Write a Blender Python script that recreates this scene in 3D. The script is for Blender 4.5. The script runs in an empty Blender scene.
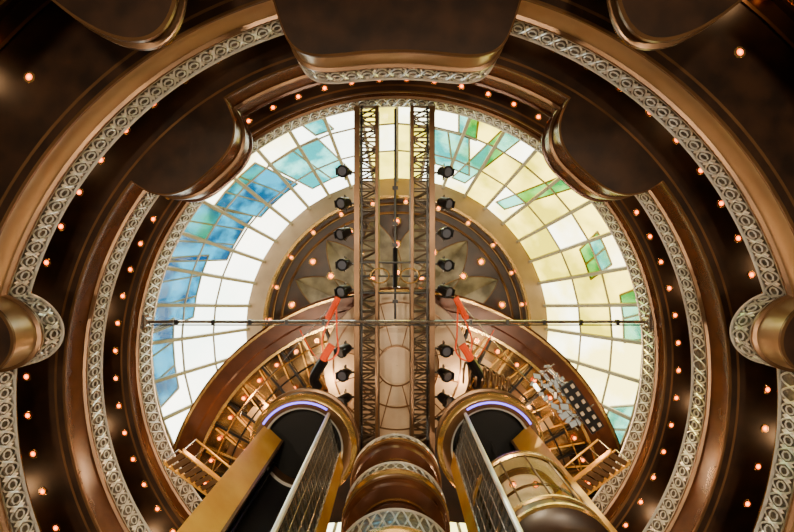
import bpy, math, random
from mathutils import Vector, Matrix
random.seed(4)
F=540.0
CY=2.45
def W(px,py,h): return Vector(((px-397)*h/F,(py-266)*h/F,h))
rad=math.radians
# ---------------- materials
def mat(name,col,metal=0.0,rough=0.5,emit=None,es=0,noise=None,nscale=3.0,bump=0,bscale=20,spec=None):
    m=bpy.data.materials.new(name); m.use_nodes=True
    nt=m.node_tree; b=nt.nodes['Principled BSDF']
    b.inputs['Base Color'].default_value=(*col,1); b.inputs['Metallic'].default_value=metal
    b.inputs['Roughness'].default_value=rough
    if emit: 
        b.inputs['Emission Color'].default_value=(*emit,1); b.inputs['Emission Strength'].default_value=es
    tc=nt.nodes.new('ShaderNodeTexCoord')
    if noise:
        n=nt.nodes.new('ShaderNodeTexNoise'); n.inputs['Scale'].default_value=nscale; n.inputs['Detail'].default_value=5
        r=nt.nodes.new('ShaderNodeValToRGB'); r.color_ramp.elements[0].position=.35; r.color_ramp.elements[1].position=.65
        r.color_ramp.elements[0].color=(*col,1); r.color_ramp.elements[1].color=(*noise,1)
        nt.links.new(tc.outputs['Object'],n.inputs['Vector']); nt.links.new(n.outputs['Fac'],r.inputs['Fac']); nt.links.new(r.outputs['Color'],b.inputs['Base Color'])
    if bump:
        v=nt.nodes.new('ShaderNodeTexVoronoi'); v.inputs['Scale'].default_value=bscale
        bp=nt.nodes.new('ShaderNodeBump'); bp.inputs['Strength'].default_value=bump; bp.inputs['Distance'].default_value=.03
        nt.links.new(tc.outputs['Object'],v.inputs['Vector']); nt.links.new(v.outputs['Distance'],bp.inputs['Height']); nt.links.new(bp.outputs['Normal'],b.inputs['Normal'])
    return m
def glassmat(name,c1,c2,scale=0.6,pos=(.45,.52)):
    m=bpy.data.materials.new(name); m.use_nodes=True; nt=m.node_tree; nt.nodes.clear()
    o=nt.nodes.new('ShaderNodeOutputMaterial'); t=nt.nodes.new('ShaderNodeBsdfTransparent'); g=nt.nodes.new('ShaderNodeBsdfGlossy')
    g.inputs['Roughness'].default_value=.1
    mx=nt.nodes.new('ShaderNodeMixShader'); mx.inputs[0].default_value=.03
    tc=nt.nodes.new('ShaderNodeTexCoord'); n=nt.nodes.new('ShaderNodeTexNoise'); n.inputs['Scale'].default_value=scale; n.inputs['Detail'].default_value=4
    r=nt.nodes.new('ShaderNodeValToRGB'); r.color_ramp.elements[0].position=pos[0]; r.color_ramp.elements[1].position=pos[1]
    r.color_ramp.elements[0].color=(*c1,1); r.color_ramp.elements[1].color=(*c2,1)
    L=nt.links.new
    L(tc.outputs['Object'],n.inputs['Vector']);L(n.outputs['Fac'],r.inputs['Fac']);L(r.outputs['Color'],t.inputs['Color'])
    L(t.outputs[0],mx.inputs[1]);L(g.outputs[0],mx.inputs[2]);L(mx.outputs[0],o.inputs['Surface'])
    return m
M={}
M['bronze']=mat('bronze_fascia',(.20,.105,.045),.5,.32,noise=(.12,.062,.027),nscale=1.2)
M['beige']=mat('beige_fascia',(.56,.38,.20),.35,.32,noise=(.40,.26,.13),nscale=.8)
M['redbrown']=mat('mahogany_fascia',(.13,.042,.016),.2,.25,noise=(.070,.024,.010),nscale=1.5)
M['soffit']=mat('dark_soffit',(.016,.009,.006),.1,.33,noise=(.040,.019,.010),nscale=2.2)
M['ornate']=mat('ornate_cast_metal',(.23,.21,.18),.5,.4,noise=(.10,.085,.07),nscale=9,bump=.9,bscale=9)
M['silver']=mat('silver_relief',(.88,.88,.84),.5,.3)
M['steel']=mat('brushed_steel',(.5,.48,.45),.95,.25)
M['gold']=mat('brushed_gold',(.98,.58,.10),.35,.32,noise=(.85,.42,.05),nscale=1.5)
M['brass']=mat('brass_trim',(.85,.55,.18),.85,.22)
M['black']=mat('black_metal',(.008,.008,.010),.4,.35)
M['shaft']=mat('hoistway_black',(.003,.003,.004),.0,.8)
M['truss']=mat('truss_bronze',(.11,.08,.055),.7,.4)
M['lamp']=mat('warm_lamp',(1,.2,.03),0,.5,emit=(1,.10,.004),es=7)
M['lamph']=mat('lamp_core',(1,.4,.1),0,.5,emit=(1,.26,.03),es=12)
M['white']=mat('painted_mullion',(.36,.33,.25),.1,.5)
M['bandb']=mat('beige_ceiling_band',(.42,.30,.19),.1,.5,noise=(.30,.21,.13),nscale=1)
M['cream']=mat('cream_ceiling',(.66,.54,.38),0,.5,noise=(.50,.38,.26),nscale=1.0)
M['petal']=mat('petal_sage',(.27,.25,.19),.3,.4,noise=(.11,.10,.075),nscale=1.8)
M['violet']=mat('violet_neon',(.3,.2,1),0,.5,emit=(.16,.10,1),es=4)
M['rope']=mat('orange_rope',(.85,.075,.002),0,.7,emit=(.9,.06,.0),es=.1)  # slight glow added to the rope colour, not a light source
M['wall']=mat('wall_panel',(.08,.035,.018),.1,.5,noise=(.04,.018,.009),nscale=1)
M['floor']=mat('marble_floor',(.30,.20,.12),0,.25,noise=(.4,.3,.2),nscale=1.2)
M['mirror']=mat('bronze_mirror',(.60,.36,.13),.8,.18,noise=(.05,.03,.018),nscale=1.3)
M['mesh']=mat('etched_glass',(.14,.16,.15),.5,.25,noise=(.02,.027,.027),nscale=14)
M['lens']=mat('lens_glass',(.15,.17,.22),.3,.08)
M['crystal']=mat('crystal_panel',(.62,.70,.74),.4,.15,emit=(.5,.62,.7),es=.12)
M['gn']=glassmat('glass_neutral',(.86,.90,.82),(1,.98,.90),.5,(.38,.60))
M['gw']=glassmat('glass_clear',(.86,.74,.22),(1,.98,.80),.5,(.38,.56))
M['gy']=glassmat('glass_yellow',(.42,.35,.012),(.90,.72,.10),.6,(.40,.60))
M['gt']=glassmat('glass_teal',(.006,.17,.20),(.12,.46,.46),.9,(.44,.58))
M['gb']=glassmat('glass_blue',(.0,.028,.085),(.004,.16,.31),1.1,(.42,.58))
M['gclear']=glassmat('lift_glass',(.75,.72,.55),(.9,.86,.72),.9)
# ---------------- mesh builder
class MB:
    def __init__(s): s.v=[];s.f=[];s.mi=[];s.mats=[]
    def m(s,k):
        if k not in s.mats: s.mats.append(k)
        return s.mats.index(k)
    def face(s,pts,k):
        b=len(s.v); s.v+= [tuple(p) for p in pts]; s.f.append(tuple(range(b,b+len(pts)))); s.mi.append(s.m(k))
    def grid(s,rows,k,closed=True,closed2=False):
        b=len(s.v); n=len(rows[0]); 
        for r in rows: s.v+=[tuple(p) for p in r]
        i=s.m(k); R=len(rows)
        for a in range(R if closed2 else R-1):
            a2=(a+1)%R
            for j in range(n if closed else n-1):
                j2=(j+1)%n
                s.f.append((b+a*n+j,b+a*n+j2,b+a2*n+j2,b+a2*n+j)); s.mi.append(i)
    def tube(s,pts,r,k,sides=6,closed=False):
        pts=[Vector(p) for p in pts]; rows=[];n=len(pts)
        for i,p in enumerate(pts):
            if closed: t=pts[(i+1)%n]-pts[i-1]
            else: t=pts[min(i+1,n-1)]-pts[max(i-1,0)]
            if t.length<1e-9: t=Vector((0,0,1))
            t.normalize()
            u=Vector((0,0,1)) if abs(t.z)<.9 else Vector((1,0,0))
            a=t.cross(u).normalized(); c=a.cross(t)
            rr=r[i] if isinstance(r,(list,tuple)) else r
            rows.append([p+a*rr*math.cos(2*math.pi*q/sides)+c*rr*math.sin(2*math.pi*q/sides) for q in range(sides)])
        s.grid(rows,k,True,closed)
        if not closed:
            s.face(rows[0],k); s.face(rows[-1][::-1],k)
    def beam(s,p0,p1,w,h,k,up=Vector((0,0,1))):
        p0=Vector(p0);p1=Vector(p1);t=(p1-p0).normalized()
        if abs(t.dot(up))>.95: up=Vector((1,0,0))
        a=t.cross(up).normalized()*w/2; c=a.cross(t).normalized()*h/2
        r0=[p0+a+c,p0-a+c,p0-a-c,p0+a-c]; r1=[q+(p1-p0) for q in r0]
        s.grid([r0,r1],k); s.face(r0,k); s.face(r1[::-1],k)
    def lathe(s,c,prof,k,a0=0,a1=360,seg=48):
        full=abs(a1-a0)>=360
        n=seg if full else seg+1
        rows=[[(c[0]+r*math.cos(rad(a0+(a1-a0)*i/seg)),c[1]+r*math.sin(rad(a0+(a1-a0)*i/seg)),z) for i in range(n)] for r,z in prof]
        s.grid(rows,k,full)
    def disc(s,c,r,k,seg=24):
        s.face([(c[0]+r*math.cos(2*math.pi*i/seg),c[1]+r*math.sin(2*math.pi*i/seg),c[2]) for i in range(seg)],k)
    def obj(s,name,parent=None,smooth=True):
        me=bpy.data.meshes.new(name); me.from_pydata(s.v,[],s.f)
        for k in s.mats: me.materials.append(M[k])
        me.polygons.foreach_set('material_index',s.mi)
        if smooth:
            me.polygons.foreach_set('use_smooth',[True]*len(s.f))
            try: me.set_sharp_from_angle(angle=rad(35))
            except Exception: pass
        me.update()
        o=bpy.data.objects.new(name,me); bpy.context.collection.objects.link(o)
        if parent: o.parent=parent
        return o
def empty(name):
    e=bpy.data.objects.new(name,None); e.empty_display_size=.3; bpy.context.collection.objects.link(e); return e
def lampdisc(m,x,y,z,r=.06):
    m.lathe((x,y),[(r*.5,z-.012),(r,z-.008)],'lamp',seg=12); m.disc((x,y,z-.013),r*.5,'lamph',10)
    m.lathe((x,y),[(r,z-.012),(r*1.5,z-.012),(r*1.7,z)],'brass',seg=12)
# ---------------- contour of a deck edge
def contour(R,pods,N=900):
    ang=[360*i/N for i in range(N)]
    for (a0,w,p,n) in pods:
        for sg in (-1,1):
            for k in range(14):
                f=1-(k/14)**2*.12
                ang.append((a0+sg*math.degrees(w*f/R))%360)
    ang=sorted(set(round(a,4) for a in ang))
    pts=[]
    for a in ang:
        r=R
        for (a0,w,p,n) in pods:
            d=(a-a0+180)%360-180; d=rad(d)*R
            if abs(d)<w: r=R-p*(1-abs(d/w)**n)**(1/n)
        pts.append(Vector((r*math.cos(rad(a)),CY+r*math.sin(rad(a)),0)))
    return pts
def normals(pts):
    n=len(pts);out=[]
    for i in range(n):
        t=(pts[(i+1)%n]-pts[i-1]).normalized()
        out.append(Vector((t.y,-t.x,0)))
    return out
def sweep(mb,pts,nr,prof,k,closed=True):
    mb.grid([[ (p.x+q.x*o,p.y+q.y*o,z) for p,q in zip(pts,nr)] for o,z in prof],k,closed)
RW=12.0
def deck(hb,hr,ht,R,pods,fk,lights,ornate=True,cove=1.1,plain=None):
    e=empty('balcony_deck')
    P=contour(R,pods); Nn=normals(P)
    m=MB()
    outer=[Vector((p.x,p.y-CY,0)).normalized() for p in P]
    def ring(f,z): return [ (d.x*f,CY+d.y*f,z) for d in outer]
    inner=[(p.x,p.y,hb) for p in P]
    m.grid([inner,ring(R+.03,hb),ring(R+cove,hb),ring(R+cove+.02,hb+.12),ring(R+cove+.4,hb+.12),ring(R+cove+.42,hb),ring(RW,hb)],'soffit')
    m.lathe((0,CY),[(R+cove-.03,hb-.03),(R+cove+.03,hb-.03)],'bronze',seg=160)
    m.lathe((0,CY),[(R+.12,hb-.006),(R+.17,hb-.006)],'bronze',seg=160)
    top=[(p.x+q.x*.1,p.y+q.y*.1,hr-.12) for p,q in zip(P,Nn)]
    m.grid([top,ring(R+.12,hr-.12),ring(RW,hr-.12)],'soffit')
    m.obj('soffit_slab',e)
    m=MB()
    H=hr-hb
    sweep(m,P,Nn,[(0,hb-.002),(-.03,hb+.03),(-.03,hb+.08),(.01,hb+.10)],'bronze')
    sweep(m,P,Nn,[(.01,hb+.10),(.02,hb+.16),(.05,hb+H*.5),(.03,hr-.12)],fk)
    sweep(m,P,Nn,[(.03,hr-.12),(-.03,hr-.10),(-.03,hr-.05),(.02,hr-.03),(.08,hr-.03),(.1,hr-.12)],'bronze')
    m.obj('fascia',e)
    S=[0]
    for i in range(1,len(P)+1): S.append(S[-1]+(P[i%len(P)]-P[i-1]).length)
    tot=S[-1]; wl=tot/round(tot/.55); A=(ht-hr)/2-.07; mid=(hr+ht)/2-.01
    import bisect
    def at(sv):
        i=min(bisect.bisect_right(S,sv)-1,len(P)-1); f=(sv-S[i])/max(S[i+1]-S[i],1e-9)
        return P[i].lerp(P[(i+1)%len(P)],f),Nn[i]
    def ang(p): return math.degrees(math.atan2(p.y-CY,p.x))%360
    def isplain(p): return plain is not None and plain[0]<ang(p)<plain[1]
    if ornate:
        m=MB()
        if plain:
            idx=[i for i,p in enumerate(P) if isplain(p)]
            PP=[P[i] for i in idx]; NP=[Nn[i] for i in idx]
            sweep(m,PP,NP,[(.04,hr-.03),(.03,hr+.3),(.05,ht-.06),(.0,ht-.05),(.0,ht),(.1,ht),(.1,hr-.03)],'redbrown',False)
            b=idx[-1]+1; order=list(range(b,len(P)))+list(range(0,idx[0]))
            PO=[P[i] for i in order]; NO=[Nn[i] for i in order]; cl=False
        else: PO,NO,cl=P,Nn,True
        sweep(m,PO,NO,[(.03,hr),(.03,ht-.04),(.07,ht-.04),(.07,hr),(.03,hr)],'ornate',cl)
        for z,r in ((hr+.01,.03),(ht-.03,.035)):
            m.tube([(p.x+q.x*.02,p.y+q.y*.02,z) for p,q in zip(PO,NO)],r,'silver',6,cl)
        npt=int(tot/wl)*14
        for ph in (0,math.pi):
            segs=[[],[]]; w=0
            for j in range(npt):
                sv=tot*j/npt; p,q=at(sv)
                if isplain(p): w=1; continue
                segs[w].append((p.x+q.x*.01,p.y+q.y*.01,mid+A*math.sin(2*math.pi*sv/wl+ph)))
            m.tube(segs[1]+segs[0],.02,'silver',4,not plain)
        nb=int(tot/wl)*2
        for j in range(nb):
            p,q=at((j+.5)*wl/2)
            if isplain(p): continue
            c=Vector((p.x,p.y,mid)); t=Vector((-q.y,q.x,0))
            m.tube([c+t*.075*math.cos(a*math.pi/4)+Vector((0,0,.1*math.sin(a*math.pi/4))) for a in range(8)],.018,'silver',4,True)
            p,q=at(j*wl/2); c=Vector((p.x+q.x*.015,p.y+q.y*.015,mid)); t=Vector((-q.y,q.x,0))
            for sg in (-1,1):
                b=c+Vector((0,0,sg*A*.45))
                m.face([b-t*.05,b+Vector((0,0,sg*A*.45)),b+t*.05,b-Vector((0,0,sg*A*.25))],'silver')
        m.obj('ornate_railing',e)
    m=MB()
    m.tube([(p.x+q.x*.12,p.y+q.y*.12,ht+.14) for p,q in zip(P,Nn)],.028,'brass',6,True)
    for j in range(int(tot/1.4)):
        p,q=at(j*1.4); m.tube([(p.x+q.x*.1,p.y+q.y*.1,hr-.03),(p.x+q.x*.12,p.y+q.y*.12,ht+.14)],.014,'steel',5)
    m.obj('handrail',e)
    m=MB()
    for (Rl,step,off) in lights:
        a=off
        while a<360+off-.01:
            lampdisc(m,Rl*math.cos(rad(a)),CY+Rl*math.sin(rad(a)),hb-.005,.055); a+=step
    m.obj('downlights',e)
    return e
deck(6.15,6.5,6.55,7.42,[(241.2,.95,1.6,2),(298.8,.95,1.6,2)],'bronze',[(8.6,15,4)],ornate=False)
deck(8.6,9.4,10.0,7.05,[(270,2.0,1.15,5),(190.6,.66,.78,2),(349.4,.66,.78,2)],'beige',[(8.0,18,7),(9.0,22,3)],cove=1.6)
deck(11.3,12.2,12.85,7.0,[(228,1.3,1.05,2.6),(312,1.3,1.05,2.6)],'redbrown',[(7.75,6,1)],plain=(216.5,323.5))
deck(14.0,14.65,15.45,7.0,[],'redbrown',[(7.3,5.625,2)])
# ---------------- room shell
m=MB(); m.lathe((0,CY),[(RW,-1.6),(RW,17.4)],'wall',seg=96); m.obj('wall_round')
m=MB(); m.disc((0,CY,-1.6),RW,'floor',96); m.obj('floor')
m=MB(); m.lathe((0,CY),[(7.85,16.95),(RW,16.95),(RW,17.3),(7.85,17.3),(7.85,16.95)],'bandb',seg=96)
m.lathe((0,CY),[(7.75,16.9),(7.95,16.9)],'brass',seg=96); m.obj('ceiling')
# ---------------- skylight
sky=empty('skylight')
NS=40
SR=[(7.85,17.1),(7.25,18.2),(6.6,19.4),(5.8,21.0)]
def sp(i,a,o=0):
    k=min(int(i),2); f=i-k
    R=SR[k][0]*(1-f)+SR[k+1][0]*f; z=SR[k][1]*(1-f)+SR[k+1][1]*f
    R+=o*.87; z+=o*.5; return Vector((R*math.cos(rad(a)),CY+R*math.sin(rad(a)),z))
rg=random.Random(11)
mg={}; mm=MB()
for i in range(NS):
    a0=i*360/NS; a1=a0+360/NS; am=(a0+a1)/2
    for r in range(3):
        if 150<am<258:
            k='gn' if not (r==0 and 203<am<240) else 'gw'
        else:
            yel=.62 if 296<am<356 else (.6 if 258<am<282 else .15)
            k='gy' if rg.random()<yel else 'gw'
        mg.setdefault(k,MB()).face([sp(r,a0),sp(r,a1),sp(r+1,a1),sp(r+1,a0)],k)
    for r in range(3): mm.beam(sp(r,a0),sp(r+1,a0),.11,.22,'white')
    for r in range(4): mm.beam(sp(r,a0),sp(r,a1),.045 if r in(1,2) else .14,.08,'white')
for k,b in mg.items(): b.obj('pane_'+k,sky,False)
mm.obj('mullions',sky,False)
# tinted wind screens standing outside on the glazing, skewed to the ribs
m=MB()
def screen(a0,a1,r0,r1,sk,k):
    n=max(1,round((a1-a0)/6)); o=.45
    for j in range(n):
        b0=a0+(a1-a0)*j/n; b1=a0+(a1-a0)*(j+1)/n
        q=[sp(r0,b0,o),sp(r0,b1,o),sp(r1,b1+sk,o),sp(r1,b0+sk,o)]
        m.face(q,k)
        m.beam(q[0],q[3],.06,.08,'white'); 
    for r,s_ in ((r0,0),(r1,sk)):
        for j in range(n): m.beam(sp(r,a0+s_+(a1-a0)*j/n,o),sp(r,a0+s_+(a1-a0)*(j+1)/n,o),.05,.06,'white')
    m.beam(sp(r0,a1,o),sp(r1,a1+sk,o),.06,.08,'white')
screen(163,181,0,1.0,4,'gb'); screen(181,199,0,1.6,4,'gb'); screen(199,215,.45,2.2,4,'gb'); screen(215,231,.95,2.4,5,'gb')
screen(233,248,1.3,2.8,6,'gt'); screen(244,249,.0,1.2,4,'gt')
screen(278,290,1.4,2.6,5,'gt'); screen(284,289,0,1.4,3,'gt'); screen(298,303,0,2.9,-8,'gt'); screen(317,321,0,2.9,-9,'gt')
screen(332,341,.9,1.7,3,'gt'); screen(347,359,0,.9,2,'gt'); screen(14,26,0,1.0,4,'gt')
m.obj('tinted_wind_screens',sky,False)
m=MB()
m.lathe((0,CY),[(5.85,20.95),(5.15,20.8),(5.1,21.3)],'bandb',seg=96)
m.lathe((0,CY),[(5.18,20.78),(5.08,20.78),(5.08,20.9)],'brass',seg=96)
m.disc((0,CY,21.3),5.9,'soffit',96)
for rr,z in ((4.9,21.15),(4.55,21.2)): m.lathe((0,CY),[(rr+.05,z),(rr-.02,z-.03),(rr-.05,z)],'bronze',seg=96)
for i in range(24):
    a=rad(i*15+4); lampdisc(m,4.98*math.cos(a),CY+4.98*math.sin(a),21.1,.06)
m.obj('inner_ring',sky)
m=MB()
for i in range(14):
    a=rad(i*360/14+270-360/28); u=Vector((math.cos(a),math.sin(a),0)); t=Vector((-u.y,u.x,0)); c=Vector((0,CY,21.1))
    L=[];Rr=[]
    for j in range(13):
        f=j/12; rr=1.3+3.1*f; w=.74*math.sin(math.pi*f**.85)**.8 if 0<f<1 else 0
        L.append(c+u*rr+t*w); Rr.append(c+u*rr-t*w)
    mid=[c+u*(1.3+3.1*j/12)+Vector((0,0,.12)) for j in range(13)]
    m.grid([L,mid],'petal',False); m.grid([mid,Rr],'petal',False)
    m.tube(L+Rr[::-1][1:-1],.022,'bronze',4,True)
    for rr in (2.2,3.3,4.2):
        a2=a+math.pi/14; lampdisc(m,math.cos(a2)*rr,CY+math.sin(a2)*rr,21.05,.09)
m.lathe((0,CY),[(0.01,21.0),(1.2,21.05),(1.3,21.3)],'bandb',seg=40)
m.obj('petal_rosette',sky)
# ---------------- upper canopy (lounge ceiling) on the lower half
can=empty('lounge_canopy')
cc=(0,7.9)
m=MB()
m.lathe(cc,[(7.25,17.0),(7.25,16.5),(7.15,16.42),(6.75,16.42),(6.7,16.5),(6.45,16.5),(6.4,16.6),(6.4,17.0)],'redbrown',176,364,80)
m.lathe(cc,[(7.19,16.40),(7.12,16.40)],'brass',176,364,80)
m.lathe(cc,[(6.44,16.48),(6.36,16.48),(6.36,16.6)],'brass',176,364,80)
m.obj('edge_band',can)
m=MB()
m.lathe(cc,[(6.4,17.0),(4.6,16.9)],'mirror',176,364,80)
m.lathe(cc,[(4.6,17.0),(4.6,16.6),(4.2,16.6),(4.2,16.9)],'redbrown',176,364,80)
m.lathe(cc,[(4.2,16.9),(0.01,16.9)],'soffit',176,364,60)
m.obj('ceiling_panels',can)
m=MB()
for i in range(27):
    a=rad(180+i*180/26); u=Vector((math.cos(a),math.sin(a),0)); c=Vector((cc[0],cc[1],0))
    m.beam(c+u*4.6+Vector((0,0,16.78)),c+u*6.4+Vector((0,0,16.88)),.07,.12,'brass' if i%3==0 else 'black')
    t=Vector((-u.y,u.x,0))
    m.beam(c+u*4.7+t*.1+Vector((0,0,16.84)),c+u*6.3+t*.62+Vector((0,0,16.9)),.04,.05,'gold')  # skewed gold strips: reflected light lines built as geometry
    if i%2: m.beam(c+u*5.05+t*.15+Vector((0,0,16.82)),c+u*5.7+t*.2+Vector((0,0,16.86)),.34,.04,'beige' if i%4==1 else 'bronze')
    a2=a+rad(3.4); u2=Vector((math.cos(a2),math.sin(a2),0))
    for rr,z in ((6.1,16.93),(5.2,16.88),(4.4,16.57),(3.4,16.87)):
        q=c+u2*rr; lampdisc(m,q.x,q.y,z-.02,.055)
for rr in (5.0,5.5,5.95): m.tube([(cc[0]+rr*math.cos(rad(180+j*3)),cc[1]+rr*math.sin(rad(180+j*3)),16.80) for j in range(61)],.028,'brass' if rr!=5.5 else 'black',5)
m.obj('ribs_downlights_reflections',can)
m=MB()
dc=W(397,366,16.25)
m.lathe(dc,[(0.01,16.3),(.55,16.3),(.57,16.26),(.62,16.26),(.64,16.32),(1.2,16.32),(1.22,16.28),(1.28,16.28),(1.3,16.34),(1.9,16.34),(1.95,16.28),(2.2,16.28),(2.25,16.9)],'cream',seg=72)
for rr in (.6,1.25,1.92): m.lathe(dc,[(rr-.025,16.25),(rr+.025,16.25)],'bronze',seg=72)
for i in range(12):
    a=rad(i*30+15); u=Vector((math.cos(a),math.sin(a),0)); c=Vector((dc.x,dc.y,16.27)); m.beam(c+u*.62,c+u*1.95,.03,.03,'bronze')
m.obj('round_ceiling_rose',can)
# ---------------- lighting trusses
def truss(x0,x1):
    e=empty('lighting_truss')
    z0,z1=15.1,15.6; y0,y1=-4.45,5.3
    m=MB()
    for x in (x0,x1):
        for z in (z0,z1): m.tube([(x,y0,z),(x,y1,z)],.06,'truss',8)
    n=34
    for i in range(n):
        ya=y0+(y1-y0)*i/n; yb=y0+(y1-y0)*(i+1)/n
        for z in (z0,z1):
            m.tube([(x0,ya,z),(x1,ya,z)],.03,'truss',5)
            a,b=(x0,x1) if i%2 else (x1,x0)
            m.tube([(a,ya,z),(b,yb,z)],.025,'truss',5)
        for x in (x0,x1):
            m.tube([(x,ya,z0),(x,ya,z1)],.025,'truss',5)
            a,b=(z0,z1) if i%2 else (z1,z0)
            m.tube([(x,ya,a),(x,yb,b)],.025,'truss',5)
    m.obj('lattice',e)
    m=MB()
    xo=x0 if abs(x0)>abs(x1) else x1
    s=-1 if xo<0 else 1
    m.beam((xo+s*.02,y0,15.04),(xo+s*.02,y1,15.04),.15,.06,'bronze')
    m.beam((xo-s*.12,y0,15.04),(xo-s*.12,y1,15.04),.05,.05,'black')
    m.beam((x0 if s>0 else x1,y0,15.0),(x0 if s>0 else x1,y1,15.0),.08,.05,'bronze')
    for y in (-4.2,-1,2,4.8):
        for x in (x0,x1): m.tube([(x,y,15.6),(x,y,16.9)],.012,'steel',5)
    m.obj('cable_tray_and_hangers',e)
truss(-1.10,-.56); truss(.42,.96)
def stage_light(x,y,side,tilt):
    e=empty('stage_light'); m=MB(); z=15.0
    m.tube([(x,y,z+.12),(x+side*.26,y,z+.12)],.03,'black',6)
    c=Vector((x+side*.34,y,z-.05))
    m.beam(c+Vector((0,0,.17)),c+Vector((0,0,.23)),.12,.34,'black')
    for s in (-1,1): m.beam(c+Vector((0,s*.19,.2)),c+Vector((0,s*.19,-.08)),.05,.03,'black')
    m.beam(c+Vector((0,-.2,.2)),c+Vector((0,.2,.2)),.05,.04,'black')
    d=Vector((side*.5*tilt,.25*tilt,-1)).normalized()
    c2=c+Vector((0,0,-.05))
    m.tube([c2-d*.2,c2-d*.16,c2,c2+d*.12,c2+d*.14,c2+d*.2],[.07,.12,.15,.15,.175,.175],'black',14)
    u=d.cross(Vector((0,1,0))).normalized(); v=u.cross(d)
    m.face([c2+d*.202+u*.12*math.cos(q*math.pi/8)+v*.12*math.sin(q*math.pi/8) for q in range(16)],'lens')
    for s in (-1,1):
        p=c2+d*.2+u*s*.16; m.beam(p-v*.1,p+v*.1,.02,.12,'black',up=d)
    m.obj('fixture',e)
for i,py in enumerate((172,203,233,264,290,349,373,398,420)):
    y=(py-266)*15/F
    stage_light(-1.1,y,-1,.6+(i%3)*.5); stage_light(.96,y,1,.6+((i+1)%3)*.5)
m=MB()
m.tube([(-.05,-4.45,15.3),(-.05,1.5,15.3)],.035,'black',6)
for y in (-.1,.28,.75): m.tube([(-1.1,y,15.05),(.96,y,15.05)],.03,'black',6)
for s in (-1,1):
    cx=-.06+s*.42
    m.tube([(cx+.26*math.cos(a*math.pi/12),.27+.20*math.sin(a*math.pi/12),14.98) for a in range(24)],.025,'brass',5,True)
for y in (-2.2,-1.2,-.6,1.0): m.beam((-.13,y,15.25),(.03,y,15.25),.1,.12,'black')
m.tube([(-.05,-.5,15.2),(-.05,.6,15.0)],.07,'black',8)
m.obj('rigging_spine')
m=MB()
yb=1.52
hx=math.sqrt(7.0**2-(CY-yb)**2)
m.tube([(-hx,yb,14.7),(hx,yb,14.7)],.045,'steel',8)
m.tube([(-hx,yb+.1,14.82),(hx,yb+.1,14.82)],.02,'black',6)
for s in (-1,1):
    m.lathe((s*(hx-.06),yb),[(.01,14.6),(.14,14.6),(.14,14.9),(.01,14.9)],'steel',seg=12)
    m.beam((s*(hx-.1),yb-.2,14.7),(s*(hx-.1),yb+.2,14.7),.06,.3,'steel')
for x in [-6,-5,-4,-3,-2,2,3,4,5,6]: m.beam((x-.04,yb,14.7),(x+.04,yb,14.7),.12,.14,'black')
m.obj('spanning_pipe')
def rope(s):
    e=empty('aerial_rope_rig'); m=MB()
    X=lambda px: 397+s*(px-397)
    def C(l,r,k,sd=6): 
        P=[W(X(a),b,hh) for a,b,hh in l]
        out=[]
        for i in range(len(P)-1):
            p0=P[max(i-1,0)];p1=P[i];p2=P[i+1];p3=P[min(i+2,len(P)-1)]
            for j in range(6):
                t=j/6; out.append(.5*((2*p1)+(p2-p0)*t+(2*p0-5*p1+4*p2-p3)*t*t+(3*p1-p0-3*p2+p3)*t**3))
        out.append(P[-1]); m.tube(out,r,k,sd)
    C([(338,298,14.5),(330,318,14),(322,340,13.6),(327,360,13.6),(338,352,13.6),(337,335,13.9),(336,300,14.6)],.02,'rope')
    C([(338,298,14.5),(334,306,14.4),(328,318,14.1)],.085,'rope',8)
    C([(332,345,13.6),(326,354,13.6),(322,362,13.6)],.10,'rope',8)
    C([(338,298,14.5),(355,296,15.1)],.03,'black')
    C([(324,360,13.6),(314,378,13.7),(318,388,13.8)],.13,'black',8)
    C([(300,330,14.6),(312,352,14.4),(322,362,13.6)],.012,'rope')
    C([(338,298,14.5),(250,400,15.4),(240,420,15.4)],.01,'steel')
    m.obj('ropes_and_clips',e)
rope(1); rope(-1)
m=MB(); pts=[]
for j in range(8*24):
    t=j/24; c=W(462+t*6,370+t*2.5,13.9); a=2*math.pi*t
    pts.append(c+Vector((.07*math.cos(a),.30*math.sin(a),.3*math.cos(a))))
m.tube(pts,.03,'bronze',6); m.obj('cable_coil')
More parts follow.
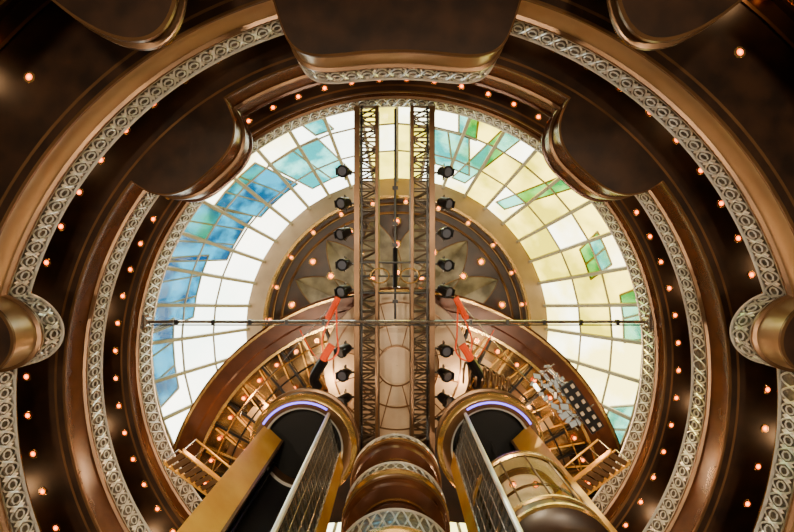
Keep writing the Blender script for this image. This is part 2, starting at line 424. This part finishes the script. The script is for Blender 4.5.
# ---------------- lift shafts
def shaft(s,car=False):
    e=empty('lift_shaft'); c=(s*2.2,4.24); R=1.0; zt=13.0
    C=Vector((c[0],c[1],0)); n=-C.normalized()
    t=Vector((-n.y,n.x,0)); 
    if t.x*s<0: t=-t
    base=math.degrees(math.atan2(n.y,n.x)); sg=1 if (math.cos(rad(base+90))*t.x+math.sin(rad(base+90))*t.y)>0 else -1
    A=lambda d: base+sg*d
    def Q(d,r=R): return Vector((c[0]+r*math.cos(rad(A(d))),c[1]+r*math.sin(rad(A(d))),0))
    def slab(p,q,th,k,z0=-1.6,z1=zt-.35):
        d=(q-p).normalized(); w=Vector((-d.y,d.x,0))*th/2
        r0=[p+w,q+w,q-w,p-w]; Z=Vector((0,0,1))
        m.grid([[v+Z*z0 for v in r0],[v+Z*z1 for v in r0]],k); m.face([v+Z*z1 for v in r0],k)
    m=MB()
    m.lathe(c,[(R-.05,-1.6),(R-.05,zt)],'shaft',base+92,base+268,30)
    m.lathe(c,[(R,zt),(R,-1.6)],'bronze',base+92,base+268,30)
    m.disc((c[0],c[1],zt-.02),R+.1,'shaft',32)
    m.obj('hoistway',e)
    m=MB()
    po=C+t*.5-n*.12; slab(Q(88,R+.03),po,.05,'gold')
    slab(po+n*.04,po-n*.3,.05,'bronze')
    pi=C-t*.80+n*.3; slab(Q(-88,R+.03),pi,.06,'gold')
    pn=Q(-10); slab(pi,pn,.02,'mesh')
    m.tube([(pn.x,pn.y,-1.6),(pn.x,pn.y,zt-.35)],.045,'silver',8)
    m.tube([(pi.x,pi.y,-1.6),(pi.x,pi.y,zt-.35)],.03,'steel',8)
    m.tube([(po.x,po.y,-1.6),(po.x,po.y,zt-.35)],.035,'brass',8)
    z=3.0
    nn=(pn-pi).normalized(); off=Vector((nn.y,-nn.x,0)); 
    if off.dot(n)<0: off=-off
    while z<zt-.4:
        m.beam(pi+off*.03+Vector((0,0,z)),pn+off*.03+Vector((0,0,z)),.02,.02,'steel'); z+=.3
    for f in (.25,.5,.75):
        p=pi.lerp(pn,f)+off*.03; m.tube([(p.x,p.y,2),(p.x,p.y,zt-.35)],.008,'steel',4)
    for d in (150,210):
        p=Q(d,.85); m.tube([(p.x,p.y,-1.6),(p.x,p.y,zt-.1)],.04,'black',6)
    m.obj('jambs_and_guides',e)
    m=MB(); k=R-1.1
    m.lathe(c,[(1.0+k,12.95),(1.0+k,12.6),(1.08+k,12.55),(1.26+k,12.55),(1.34+k,12.62),(1.34+k,12.72),(1.30+k,12.75),(1.30+k,13.1),(1.36+k,13.12),(1.36+k,13.2),(0.01,13.25)],'bronze',seg=64)
    m.lathe(c,[(1.24+k,12.535),(1.30+k,12.56),(1.36+k,12.62)],'brass',seg=64)
    m.lathe(c,[(1.0+k,12.585),(1.05+k,12.54)],'silver',seg=64)
    m.obj('crown',e)
    m=MB()
    m.tube([(Q(-5+90*j/40,R+.07).x,Q(-5+90*j/40,R+.07).y,12.53) for j in range(41)],.024,'violet',6)
    m.obj('neon_strip',e)
    if car:
        f=empty('lift_car'); m=MB(); z0,z1=7.5,9.75; r=.86
        c=(c[0]+t.x*.06,c[1]+t.y*.06)
        m.lathe(c,[(0.01,z0-.2),(.4,z0-.2),(.45,z0-.1),(r-.15,z0-.1),(r,z0)],'soffit',seg=48)
        m.lathe(c,[(r,z0),(r+.03,z0+.04),(r+.03,z0+.10),(r,z0+.12)],'brass',seg=48)
        m.lathe(c,[(r,z0+.12),(r,z0+.3)],'bronze',seg=48)
        m.lathe(c,[(r,z0+.3),(r+.03,z0+.32),(r+.03,z0+.36),(r,z0+.38)],'brass',seg=48)
        m.lathe(c,[(r,z1-.2),(r+.04,z1-.18),(r+.04,z1-.06),(r,z1),(.5,z1+.15),(.01,z1+.2)],'brass',seg=48)
        m.lathe(c,[(r-.03,z1-.18),(.01,z1-.18)],'cream',seg=48)
        m.lathe(c,[(r-.03,z0+.16),(.01,z0+.16)],'floor',seg=48)
        m.lathe(c,[(r-.06,z0+.16),(r-.06,z1-.2)],'gold',base+110,base+250,20)
        for i in range(12):
            a=rad(i*30); m.tube([(c[0]+r*math.cos(a),c[1]+r*math.sin(a),z0+.15),(c[0]+r*math.cos(a),c[1]+r*math.sin(a),z1-.15)],.016,'bronze',6)
        m.tube([(c[0]+(r-.08)*math.cos(rad(q*10)),c[1]+(r-.08)*math.sin(rad(q*10)),z0+1.0) for q in range(36)],.025,'bronze',6,True)
        m.lathe(c,[(r-.2,z1-.2),(r-.2,z1-.26),(r-.3,z1-.26),(r-.3,z1-.2)],'bronze',seg=40)
        for i in range(6): lampdisc(m,c[0]+.4*math.cos(i*1.047),c[1]+.4*math.sin(i*1.047),z1-.2,.04)
        m.tube([(c[0],c[1],z1+.2),(c[0],c[1],zt-.05)],.02,'steel',5)
        m.obj('cab_frame',f)
        m=MB(); m.lathe(c,[(r-.01,z0+.18),(r-.01,z1-.2)],'gclear',seg=48); m.obj('cab_glass',f)
        l=bpy.data.lights.new('cab_light','POINT'); l.energy=8; l.color=(1,.9,.62); l.shadow_soft_size=.1
        lo=bpy.data.objects.new('cab_light',l); lo.location=(c[0],c[1],z1-.7); bpy.context.collection.objects.link(lo); lo.parent=f
shaft(-1); shaft(1,True)
# ---------------- central column with drum balconies
e=empty('central_lobby_tower'); c=(-.03,5.68)
m=MB()
m.lathe(c,[(.62,-1.6),(.62,16.2)],'bronze',seg=40)
for a in range(0,360,30):
    m.tube([(c[0]+.65*math.cos(rad(a)),c[1]+.65*math.sin(rad(a)),-1.6),(c[0]+.65*math.cos(rad(a)),c[1]+.65*math.sin(rad(a)),16.2)],.035,'brass',6)
m.obj('column',e)
for hb,hr,ht in ((8.6,9.35,10.05),(11.4,12.0,12.45),(13.75,14.15,14.5)):
    m=MB(); r=1.15
    m.lathe(c,[(.62,hb-.35),(.8,hb-.3),(.8,hb-.05),(1.05,hb),(1.08,hb+.06),(r-.06,hb+.1),(r,hb+.16)],'redbrown',seg=64)
    m.lathe(c,[(.83,hb-.22),(.83,hb-.12)],'brass',seg=64)
    m.lathe(c,[(r,hb+.16),(r+.03,hb+.2),(r+.03,hb+.28),(r-.02,hb+.3),(r-.02,hr-.16)],'bronze',seg=64)
    m.lathe(c,[(r-.02,hr-.16),(r+.04,hr-.12),(r+.04,hr-.02),(r-.02,hr)],'brass',seg=64)
    m.lathe(c,[(r-.01,hr),(r-.01,ht),(r-.06,ht),(r-.06,hr)],'ornate',seg=64)
    for z in (hr+.02,ht): m.tube([(c[0]+r*math.cos(rad(q*6)),c[1]+r*math.sin(rad(q*6)),z) for q in range(60)],.03,'silver',6,True)
    for ph in (0,math.pi): m.tube([(c[0]+r*math.cos(q*math.pi/120),c[1]+r*math.sin(q*math.pi/120),(hr+ht)/2+((ht-hr)/2-.05)*math.sin(16*q*math.pi/120+ph)) for q in range(240)],.02,'silver',4,True)
    for x in (-1.0,1.0):
        m.beam((x,6.4,hr+.28),(x,9.5,hr+.28),.06,.6,'ornate'); m.tube([(x,6.4,hr+.65),(x,9.5,hr+.65)],.03,'brass',6)
    m.beam((0,6.2,(hb+hr)/2+.05),(0,9.6,(hb+hr)/2+.05),2.1,hr-hb-.3,'redbrown')
    m.obj('drum_balcony',e)
# ---------------- side staircases near the lifts
def stair(s):
    e=empty('staircase'); m=MB()
    q0=Vector((s*5.75,4.9,13.9)); q1=Vector((s*4.4,7.2,15.8)); run=(q1-q0); hd=Vector((run.x,run.y,0)).normalized(); sd=Vector((-hd.y,hd.x,0))
    for k in range(14):
        p=q0.lerp(q1,(k+.5)/14); m.beam(p-sd*.26,p+sd*.26,.13,.04,'bronze')
    for o in (-.28,.28):
        p0=q0+sd*o; p1=q1+sd*o
        m.beam(p0,p1,.04,.14,'gold'); m.tube([p0+Vector((0,0,.9)),p1+Vector((0,0,.9))],.03,'gold',6)
        for k in range(9):
            b=p0.lerp(p1,k/8); m.tube([b,b+Vector((0,0,.9))],.014,'steel',5)
    m.obj('treads_and_rails',e)
stair(-1); stair(1)
# ---------------- hanging crystal sculpture + lamp strip
e=empty('crystal_sculpture'); m=MB()
rs=random.Random(7)
for i in range(10):
    for j in range(4):
        p=W(532+i*4.6+j*5,384+i*4.6-j*6+rs.uniform(-2,2),14.1+.12*j+rs.uniform(-.1,.1)); a=rs.uniform(0,3.1); l=rs.uniform(.06,.11)
        u=Vector((math.cos(a)*l,math.sin(a)*l,rs.uniform(-.06,.06))); v=Vector((-math.sin(a)*l*.6,math.cos(a)*l*.6,rs.uniform(-.08,.08)))
        m.face([p-u-v,p+u-v,p+u+v,p-u+v],'crystal'); m.tube([p-u-v,p+u-v,p+u+v,p-u+v],.01,'steel',4,True)
for k in range(4): m.tube([W(532+k*5,384-k*6,14.3),W(578+k*5,430-k*6,14.3)],.018,'steel',6)
for k in range(3): m.tube([W(534+k*20,380+k*20,14.35),W(554+k*20,364+k*20,14.35)],.018,'steel',6)
m.tube([W(545,398,14.3),W(545,398,14.3)+Vector((0,0,2.2))],.01,'steel',4)
m.obj('facets',e,False)
e=empty('blinder_light_bar'); m=MB()
p0=W(566,384,14.0);p1=W(598,430,14.0); m.beam(p0,p1,.38,.08,'black')
t=(p1-p0).normalized(); n=Vector((-t.y,t.x,0))
for i in range(6):
    for s in (-1,1):
        q=p0.lerp(p1,(i+.5)/6)+n*s*.1+Vector((0,0,-.06)); m.beam(q-t*.05,q+t*.05,.08,.04,'cream')
m.tube([p0,p0+Vector((0,0,2.4))],.012,'steel',4); m.tube([p1,p1+Vector((0,0,2.4))],.012,'steel',4)
m.obj('bar',e,False)
# ---------------- lights
def pt(x,y,z,en,col,r=.12,name='lamp_point'):
    l=bpy.data.lights.new(name,'POINT'); l.energy=en; l.color=col; l.shadow_soft_size=r
    o=bpy.data.objects.new(name,l); o.location=(x,y,z); bpy.context.collection.objects.link(o); return o
wl=(1,.53,.23)
for z,R,n,en in ((8.0,8.9,12,20),(10.6,8.6,14,38),(13.4,8.2,16,44),(16.2,8.3,10,45)):
    for i in range(n):
        a=rad(i*360/n+9); pt(R*math.cos(a),CY+R*math.sin(a),z,en,wl,r=.2,name='deck_lamp')
def spot(loc,tgt,en,sz,col=(1,.78,.54)):  # added fill: unseen spots near the floor that brighten surfaces from below
    l=bpy.data.lights.new('added_fill_spot','SPOT'); l.energy=en; l.color=col; l.spot_size=rad(sz); l.spot_blend=.8; l.shadow_soft_size=.25
    o=bpy.data.objects.new('added_fill_spot',l); o.location=loc
    o.rotation_euler=(Vector(tgt)-Vector(loc)).to_track_quat('-Z','Y').to_euler(); bpy.context.collection.objects.link(o)
for i in range(8):
    a=rad(i*45+20); p=(5.2*math.cos(a),CY+5.2*math.sin(a),-1.3); spot(p,(p[0],p[1]+.001,10),2000,75)
for s in (-1,1): spot((s*1.0,-2.2,-1.3),(s*2.9,4.4,10.5),3600,30,(1,.80,.5))  # unseen pair added to brighten the gold lift jambs
for x,y in ((-3.0,5.6),(3.0,5.6),(-4.4,4.6),(4.4,4.6),(-1.9,3.4),(1.9,3.4)): pt(x,y,15.9,85,(1,.6,.3),name='canopy_lamp')
pt(0,.2,19.5,55,(1,.65,.38),name='canopy_lamp')
s=bpy.data.lights.new('sun','SUN'); s.energy=5; s.angle=.02; s.color=(1,.93,.8)
so=bpy.data.objects.new('sun',s); so.rotation_euler=(rad(35),rad(-25),0); bpy.context.collection.objects.link(so)
# ---------------- world
w=bpy.data.worlds.new('sky_world'); bpy.context.scene.world=w; w.use_nodes=True; nt=w.node_tree
bg=nt.nodes['Background']; tc=nt.nodes.new('ShaderNodeTexCoord'); n=nt.nodes.new('ShaderNodeTexNoise'); n.inputs['Scale'].default_value=3; n.inputs['Detail'].default_value=6
r=nt.nodes.new('ShaderNodeValToRGB'); r.color_ramp.elements[0].color=(.88,.93,.87,1); r.color_ramp.elements[1].color=(1,.97,.84,1); r.color_ramp.elements[0].position=.4; r.color_ramp.elements[1].position=.55
nt.links.new(tc.outputs['Generated'],n.inputs['Vector']); nt.links.new(n.outputs['Fac'],r.inputs['Fac']); nt.links.new(r.outputs['Color'],bg.inputs['Color'])
bg.inputs['Strength'].default_value=8
# ---------------- camera
cd=bpy.data.cameras.new('camera'); cd.sensor_width=36; cd.lens=F/794*36; cd.clip_end=200
co=bpy.data.objects.new('camera',cd); co.location=(0,0,0); co.rotation_euler=(math.pi,0,0); bpy.context.collection.objects.link(co)
bpy.context.scene.camera=co
